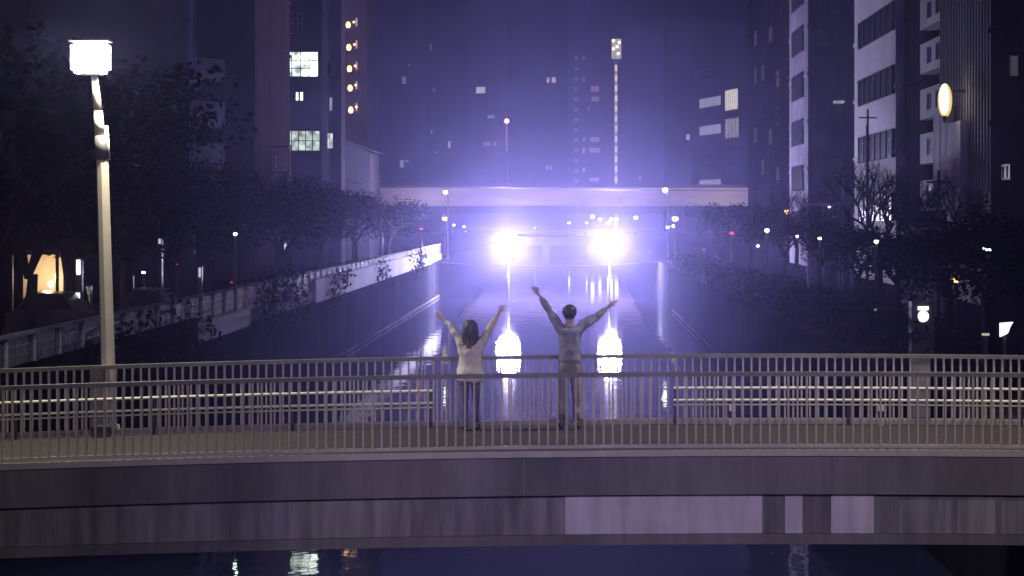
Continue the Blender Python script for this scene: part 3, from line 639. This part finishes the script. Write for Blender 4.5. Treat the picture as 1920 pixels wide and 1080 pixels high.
f7 = far('hazy far block at the left end of the overpass', 540, 705, -160, 560, DWALL)
f8 = far('hazy block behind the lit office windows on the right', 1250, 1330, -80, 460, BWALL)
win(f8, 1287, 1293, 252, 262, 460, WWARM, 0, 0)
# lit mast
md = 400
mt = thing('lit_mast', 'tall slim mast lined with warm lamps and a lit cabin on top', 'mast', (X(1155, md), md, GZ))
mb = MB(); h = Z(110, md)-GZ
for sx_ in (-0.22, 0.22):
    for sy_ in (-0.22, 0.22): mb.tube((sx_, sy_, 0), (sx_, sy_, h), 0.04, n=6)
k = 0; z = 0
while z < h-1:
    mb.tube((-0.22, -0.22, z), (0.22, -0.22, z+1), 0.025, n=5); mb.tube((0.22, -0.22, z+1), (0.22, 0.22, z+1), 0.025, n=5); z += 1
mb.done('lattice', PARA, mt)
MCOL = lit('mast lamp strip', (1.0, 0.85, 0.62), 0.9)
MCOL2 = lit('mast dim strip', (0.95, 0.75, 0.6), 0.30)
for i in range(13):
    py = 122+i*19.0; MB().box(-0.25, 0.25, -0.33, -0.25, Z(py+11, md)-GZ, Z(py, md)-GZ).done('lamp_strip', MCOL, mt)
    MB().box(-0.16, 0.16, -0.30, -0.26, Z(py+18.9, md)-GZ, Z(py+11.1, md)-GZ).done('lamp_strip', MCOL2, mt)
MB().box(X(1147, md)-X(1155, md), X(1165, md)-X(1155, md), -0.5, 1, Z(110, md)-GZ, Z(73, md)-GZ).done('cabin', lit('cabin glow', (0.95, 0.85, 0.75), 0.45, var=0.3), mt)
for px, py in ((1150, 77), (1161, 80), (1150, 92), (1159, 101), (1157, 88)): MB().ball((X(px, md)-X(1155, md), -0.55, Z(py, md)-GZ), 0.26).done('cabin_lamp', lit('cabin lamp glow', (1, 0.95, 0.7), 3), mt, True)
bd = 410
bc = thing('beacon', 'red and white glowing beacon on a slim mast above the left floodlight', 'beacon', (X(950, bd), bd, GZ))
MB().tube((0,0,0), (0,0,Z(282,bd)-GZ), 0.22, 0.16, 8).done('mast', STEEL, bc)
MB().tube((0,0,Z(282,bd)-GZ), (0,0,Z(231,bd)-GZ), 0.14, 0.14, 8).done('light_tube', lit('beacon tube glow', (1, 0.5, 0.6), 0.35), bc)
MB().ball((0,0,Z(227,bd)-GZ), 0.42).done('lamp', lit('beacon lamp glow', (1, 0.6, 0.5), 6), bc, True)
mb = MB(); mb.ball((0,0.1,Z(227,bd)-GZ), 0.62, 1, 0.5, 0.8); mb.done('red_housing', lit('beacon red glow', (1, 0.08, 0.05), 0.8), bc, True)

# ---- right side buildings
# E oblique office
e0 = Vector((X(1296, 432), 432, 0)); e1 = Vector((X(1403, 394), 394, 0)); ang = math.atan2(e1.y-e0.y, e1.x-e0.x); wE = (e1-e0).length
Eb = thing('office_building', 'grey office block right of the overpass with rows of lit office windows', 'building', (e0.x, e0.y, GZ), ang)
MB().box(0, wE, 0, 10, 0, 48).done('wall', GWALL, Eb); MB().box(-0.2, wE+0.2, -0.2, 10.2, 48.001, 48.5).done('roof', STEEL, Eb)
def ewin(px0, px1, py0, py1, m, mull):
    def u(px):   # intersection of the view ray with the oblique wall
        tx = (px-VX)/F; d = e1-e0; s = (e0.x-tx*e0.y)/(tx*d.y-d.x); return s*wE, e0.y+s*d.y
    a, Da = u(px0); c, Dc = u(px1); z0 = Z(py1, (Da+Dc)/2)-GZ; z1 = Z(py0, (Da+Dc)/2)-GZ; mb = MB()
    for i in range(mull+2):
        x = a+(c-a)*i/(mull+1); mb.box(x-0.03, x+0.03, -0.09, -0.003, z0, z1)
    mb.box(a, c, -0.08, -0.004, z0-0.06, z0-0.001); mb.box(a, c, -0.08, -0.004, z1+0.001, z1+0.06)
    f = mb.done('window', STEEL, Eb); MB().box(a+0.031, c-0.031, -0.04, -0.005, z0, z1).done('pane', m, f)
ewin(1312, 1352, 183, 200, WBLUE, 7); ewin(1312, 1352, 235, 252, WBLUE, 7); ewin(1312, 1352, 337, 354, WBLUE, 7)
ewin(1360, 1384, 168, 206, WCREAM, 6); ewin(1360, 1386, 222, 258, lit('cluttered window light', (0.9, 0.8, 0.8), 0.30, var=0.9, scale=2.5), 3); ewin(1312, 1352, 287, 303, DGLASS, 7)
ewin(1312, 1352, 130, 147, DGLASS, 7); ewin(1360, 1386, 280, 310, DGLASS, 5)
# F brown block
Fb = bldg('brown tiled block with faint warm windows, directly right of the lit office windows', 18.4, 32, 182, 224, 36, BWALL)
for d, z, m in ((190, 14.2, WDIM), (205, 19, None), (213, 19.2, None), (197, 12.6, None), (213, 13.4, None), (190, 17.5, None), (205, 10, None), (190, 9, None), (213, 23, None), (197, 22, None)):
    sidewin(Fb, 18.4, d, d+2.6, z, z+1.3, lit('faint warm window', (1, 0.65, 0.4), 0.10, var=0.5) if m is None else DGLASS, 1, -1)
# G farther pale banded
Gb = bldg('farther building on the right with a pale side and dark balcony bands', 15.5, 34, 141, 153, 30, mat('dim pale wall', (0.15, 0.14, 0.18), 0.8, 0.25, 0.6, spec=0.0, stain=0.3))
for i in range(8):
    z = 4.6+i*3.1; MB().box(-9.25-0.12, -9.25-0.003, 2.5, 9.5, z-GZ, z-GZ+1.7).done('window_band', DGLASS, Gb)
for px, py in ((1530, 250), (1560, 300), (1535, 60), (1575, 120), (1555, 20)): win(Gb, px, px+20, py, py+26, 141, DGLASS, 1, 0)
MB().box(X(1562,141)-Gb.location[0], X(1580,141)-Gb.location[0], -0.9, -0.005, Z(194,141)-GZ, Z(190,141)-GZ).done('lit_awning', WDIM, Gb)
# I main pale banded building
Ib = bldg('tall pale building on the right with dark sloping window bands, lit by the floodlights', 15.5, 26, 103, 118, 32, WWALL)
for i in range(8):
    z = 5.75+i*3.05; o = MB(); o.box(-5.25-0.10, -5.25-0.004, 0.3, 12.6, z-GZ, z-GZ+1.38)
    o.done('window_band', DGLASS, Ib)
    mb = MB()
    for k in range(7): mb.box(-5.25-0.16, -5.25-0.101, 0.4+k*2, 0.48+k*2, z-GZ, z-GZ+1.38)
    mb.done('mullion', STEEL, Ib)
mb = MB(); mb.tube((-5.25-0.2, 8.6, 0), (-5.25-0.2, 8.6, 8.0), 0.05, n=8); mb.done('drainpipe', STEEL, Ib)
# J dark
Jb = bldg('dark narrow slab between the pale banded building and the white balconies', 15.9, 26, 96.2, 102.8, 32, DWALL)
# K white balconies
KX = 16.3
Kb = bldg('dark building on the right with a stack of white balconies', KX, 30, 88.4, 96, 34, DWALL)
for py in (-62, 16, 102, 190, 276, 366):
    D = 92.4; zc = Z(py, D)-GZ; hh = 0.66
    ox = Kb.location[0]; y0, y1 = 0.5, 7.4
    mb = MB(); xo, xi = KX-0.8-ox, KX-0.02-ox
    wn = [(y0+1.7, y0+2.9), (y0+3.9, y0+5.1)]
    mb.box(xo, xo+0.12, y0, y1, zc-hh, zc-hh*0.45); mb.box(xo, xo+0.12, y0, y1, zc+hh*0.62, zc+hh)
    for a, c in ((y0, wn[0][0]), (wn[0][1], wn[1][0]), (wn[1][1], y1)): mb.box(xo, xo+0.12, a, c, zc-hh*0.449, zc+hh*0.619)
    mb.box(xo+0.121, xi, y0, y1, zc-hh, zc-hh+0.15); mb.box(xo+0.121, xi, y0, y0+0.12, zc-hh+0.151, zc+hh)
    bal = mb.done('balcony', WWALL, Kb)
    for a, c in wn: MB().box(xo+0.05, xo+0.07, a, c, zc-hh*0.448, zc+hh*0.618).done('pane', DGLASS, bal)
# L ribbed grey
Lb = bldg('grey ribbed building at the right carrying a bright oval sign', 15.2, 27, 74, 88, 30, mat('ribbed wall', (0.34, 0.32, 0.38), 0.7, 0.25, 0.5, streak=0.2))
mb = MB()
for i in range(24): mb.box(-5.9-0.2, -5.9-0.004, 0.3+i*0.58, 0.45+i*0.58, 4.2, 27)
mb.done('rib', M['ribbed wall'], Lb)
mb = MB()
for z0, z1, y0, y1 in ((4.2, 7.4, 12.0, 13.6), (3.2, 6.9, 7.5, 10.5), (4.0, 7.5, 10.6, 11.8)): mb.box(-5.9-0.5, -5.9-0.201, y0, y1, z0, z1)
mb.done('hanging_sheet', mat('pale sheeting', (0.85, 0.82, 0.88), 0.8, 0.3, 0.8, streak=0.2), Lb)
Mb_ = bldg('black building at the right edge with a few dim windows', 14, 30, 56, 72, 26, DWALL)
win(Mb_, 1894, 1908, 105, 142, 56, lit('faint grey window', (0.8, 0.85, 0.9), 0.05), 0, 0)
sidewin(Mb_, 14, 68.4, 69.6, Z(333, 69), Z(312, 69), WDIM, 1, -1)
# oval sign
od = 82.0
sg = thing('oval_sign', 'bright yellow white oval sign on the ribbed building at the right', 'sign', (14.2, od, Z(188, 82)))
MB().ball((0.03, 0.12, 0), 0.57, 0.48, 0.3, 1.15, 20).done('glowing_shell', lit('oval shell glow', (1.0, 0.72, 0.22), 0.9), sg, True)
MB().ball((-0.02, 0, 0.05), 0.5, 0.34, 0.34, 1.12, 20).done('glowing_body', lit('oval sign glow', (1.0, 0.97, 0.75), 9, True), sg, True)
MB().box(0.28, 0.79, -0.05, 0.05, 0.3, 0.4).done('bracket', STEEL, sg)
MB().tube((0, 0, -0.85), (0, 0, -0.6), 0.04, 0.1).done('finial', STEEL, sg)
# bright utility poles on the right
for px, D, top, lab in ((1580, 95, 325, 'thin pale pole in front of the dark narrow building, left of two'), (1596, 92, 335, 'thin pale pole in front of the dark narrow building, right of two'), (1627, 96, 205, 'thin dark pole standing against the pale banded building'), (1760, 70, 320, 'short dark pole before the white balconies')):
    o = thing('utility_pole', lab, 'pole', (X(px, D), D, GZ)); MB().tube((0,0,0), (0,0,Z(top,D)-GZ), 0.06, 0.045, 8).done('shaft', STEEL if 'dark pole' in lab else PARA, o, True)
    MB().box(-0.4, 0.4, -0.03, 0.03, Z(top,D)-GZ-0.4, Z(top,D)-GZ-0.34).done('cross_arm', STEEL, o)
iw = thing('ivy_wall', 'pale wall overgrown with ivy below the white balconies on the right bank', 'wall', (12.0, 70, GZ))
MB().box(0, 0.25, 0, 8.5, 0, 2.9).done('wall', WWALL, iw)
mb = MB(); r_ = random.Random(77)
for i in range(26): leaf_blob(mb, (-0.1, r_.uniform(0, 8.5), r_.uniform(0, 2.9)), 0.12, 0.7, 0.5, 40, 0.09, r_)
mb.done('ivy', IVY, iw)
# footbridge/canopy between G and I
cn = thing('canopy', 'long pale canopy roof on posts in front of the dark narrow building on the right', 'canopy', (X(1560, 100), 100, GZ))
MB().box(X(1515,100)-X(1560,100), X(1600,100)-X(1560,100), 0, 2.5, Z(386,100)-GZ, Z(381,100)-GZ).done('roof', PARA, cn)
MB().box(X(1572,100)-X(1560,100), X(1600,100)-X(1560,100), 0.3, 2.0, Z(405,100)-GZ, Z(387,100)-GZ).done('cabin', GWALL, cn)
for px in (1516, 1545, 1573, 1599): MB().tube((X(px,100)-X(1560,100), 0.2, 0), (X(px,100)-X(1560,100), 0.2, Z(386.2,100)-GZ), 0.05).done('post', PARA, cn)
lamp(1555, 388, 99, 'dim', 'small white lamp under the pale canopy on the right', 3)
lamp(1475, 397, 130, 'orange', 'dim orange globe lamp left of the farther pale banded wall', 5)
# vending machine / box light on right bank
vd = 50
v = thing('vending_machine', 'small glowing machine with round lit front on the dark right bank', 'vending machine', (X(1731, vd), vd, GZ))
MB().box(-0.26, 0.26, 0, 0.5, 0, Z(566, vd)-GZ).done('cabinet', STEEL, v)
MB().box(-0.12, 0.12, -0.03, -0.003, Z(581, vd)-GZ, Z(575, vd)-GZ).done('lit_strip', lit('lit strip', (0.95, 0.85, 1), 5), v)
MB().ball((0.0, -0.02, Z(593, vd)-GZ), 0.13, 1, 0.25, 1.05).done('lit_front', lit('lit front', (1.0, 0.9, 0.85), 1.6, var=0.4, scale=9), v, True)
sd2 = 45
v = thing('sign_box', 'slanted white lit sign box at the right end of the bank', 'sign', (X(1887, sd2), sd2, GZ))
mb = MB(); q = lambda px, py: (X(px, sd2)-X(1887, sd2), 0, Z(py, sd2)-GZ); a = [q(1876, 606), q(1900, 604), q(1895, 612), q(1890, 625), q(1876, 632)]
mb.loft([[(p[0], y, p[2]) for p in a] for y in (0, 0.12)]); mb.done('lit_face', lit('slanted sign glow', (0.85, 0.85, 1.0), 1.6), v)
MB().tube((0,0.18,0), (0,0.18,0.9), 0.04).done('post', STEEL, v); MB().box(-0.1, 0.1, 0.125, 0.2, Z(622, sd2)-GZ, Z(610, sd2)-GZ).done('back_box', STEEL, v)
v = thing('bollard_light', 'tiny yellowish bollard light left of the slanted lit sign', 'light', (X(1848, 45), 45, GZ)); MB().tube((0,0,0),(0,0,Z(629,45)-GZ),0.05).done('post', STEEL, v); MB().box(-0.07, 0.07, -0.06, 0.06, Z(629,45)-GZ, Z(625,45)-GZ).done('lamp', lit('bollard glow', (0.9, 0.9, 0.6), 0.5), v)
v = thing('bollard_light', 'tiny bollard light in the middle of the dark right bank', 'light', (X(1642, 60), 60, GZ)); MB().tube((0,0,0),(0,0,Z(583,60)-GZ),0.05).done('post', STEEL, v); MB().ball((0,0,Z(581,60)-GZ), 0.05).done('lamp', lit('bollard glow', (0.9, 0.9, 0.6), 0.5), v)

# ---- left bank small things
kd = 61.0
kx = X(70, kd)
k_ = thing('shelter', 'small open shelter with a warm lit back wall behind trees at the left', 'shelter', (kx, kd, GZ))
def kq(px): return X(px, kd)-kx
MB().box(kq(30), kq(106), 0.8, 0.95, 0, Z(478, kd)-GZ).done('back_wall', mat('shelter wall', (0.55, 0.45, 0.33), 0.8, 0.3, 1.5), k_)
MB().box(kq(22), kq(118), -0.4, 1.0, Z(477, kd)-GZ, Z(470, kd)-GZ).done('roof', STEEL, k_)
for px in (27, 112): MB().tube((kq(px), -0.3, 0), (kq(px), -0.3, Z(477.2, kd)-GZ), 0.05).done('post', STEEL, k_)
MB().ball((kq(94), 0.1, Z(533, kd)-GZ), 0.08).done('lamp', lit('shelter lamp', (1, 0.9, 0.7), 12), k_, True)
point('shelter_lamp_light', (kx+kq(88), kd+0.1, Z(520, kd)), 60, (1.0, 0.72, 0.42), 0.1)
def car(label, px, D, wdt, m, lights):
    c = thing('parked_car', label, 'car', (X(px, D), D, GZ))
    w2 = wdt/2; mb = MB()
    prof = [(-w2, 0.25), (w2, 0.25), (w2, 0.7), (w2*0.72, 0.8), (w2*0.42, 1.25), (-w2*0.45, 1.28), (-w2*0.78, 0.82), (-w2, 0.75)]
    mb.loft([[(x, y, z) for x, z in prof] for y in (0, 1.6)]); mb.done('body', m, c)
    mb = MB(); mb.loft([[(x, y, z) for x, z in ((-w2*0.66, 0.84), (w2*0.6, 0.84), (w2*0.38, 1.2), (-w2*0.4, 1.22))] for y in (-0.012, -0.004)]); mb.done('side_window', DGLASS, c)
    for x in (-w2*0.6, w2*0.6): MB().tube((x, -0.06, 0.31), (x, 0.2, 0.31), 0.3, n=16).done('wheel', STEEL, c)
    return c
car('dim car parked under the lamp in front of the warm lit shelter', 88, 57, 2.2, mat('pale car paint', (0.16, 0.15, 0.14), 0.3, 0.05, 1), None)
car('greenish grey car parked behind the fence right of the big lamp post', 275, 60, 1.7, mat('grey green car paint', (0.12, 0.14, 0.125), 0.3, 0.05, 1), None)
def lbox(name, label, cat, px0, px1, py0, py1, D, m, partn='lit_panel'):
    cx = (px0+px1)/2; o = thing(name, label, cat, (X(cx, D), D, GZ))
    MB().box(X(px0, D)-X(cx, D), X(px1, D)-X(cx, D), 0, 0.05, Z(py1, D)-GZ, Z(py0, D)-GZ).done(partn, m, o)
    MB().box(X(px0, D)-X(cx, D)-0.03, X(px1, D)-X(cx, D)+0.03, 0.052, 0.3, 0, Z(py0, D)-GZ+0.03).done('cabinet', STEEL, o)
lbox('lit_sign', 'narrow upright bright white sign left of the big lamp post', 'sign', 143, 150, 487, 515, 59, lit('white sign glow', (0.85, 0.85, 1.0), 2.5, var=0.5))
lbox('vending_machine', 'bluish white glowing vending machine below the narrow upright sign', 'vending machine', 137, 149, 549, 570, 58.8-0.6, lit('machine glow', (0.8, 0.95, 1.0), 1.5, var=0.4), 'lit_front')
lbox('vending_machine', 'dim yellowish vending machine just right of the bluish one', 'vending machine', 159, 167, 538, 566, 60, lit('dim machine glow', (1.0, 0.95, 0.7), 0.5, var=0.9, scale=6), 'lit_front')
lbox('notice_board', 'small yellow lit notice board right of the big lamp post', 'notice board', 233, 246, 520, 546, 62, lit('board glow', (1.0, 0.9, 0.5), 0.35, var=0.9, scale=6))
lbox('lit_sign', 'slim faint white upright sign in the middle of the left trees', 'sign', 297, 301, 448, 460, 70, lit('faint sign glow', (0.8, 0.85, 1.0), 0.6))
lbox('lit_sign', 'slim faint white upright sign beneath the drainpipe', 'sign', 372, 376, 502, 520, 70, lit('faint sign glow', (0.8, 0.85, 1.0), 0.6))
lbox('lit_sign', 'faint bluish sign above the far part of the left quay fence', 'sign', 527, 532, 448, 466, 100, lit('very faint sign glow', (0.6, 0.65, 1.0), 0.35))

# ------------------------------------------------------------------ haze
hm = bpy.data.materials.new('haze'); hm.use_nodes = True; t = hm.node_tree; t.nodes.clear()
o_ = t.nodes.new('ShaderNodeOutputMaterial'); pv = t.nodes.new('ShaderNodeVolumePrincipled')
pv.inputs['Color'].default_value = (0.50, 0.47, 1.0, 1); pv.inputs['Density'].default_value = 0.00115; pv.inputs['Anisotropy'].default_value = 0.90
t.links.new(pv.outputs[0], o_.inputs['Volume'])
hz_ = MB().box(-240, 240, -60, 800, -1.5, 60).done('haze', hm); hz_['kind'] = 'stuff'
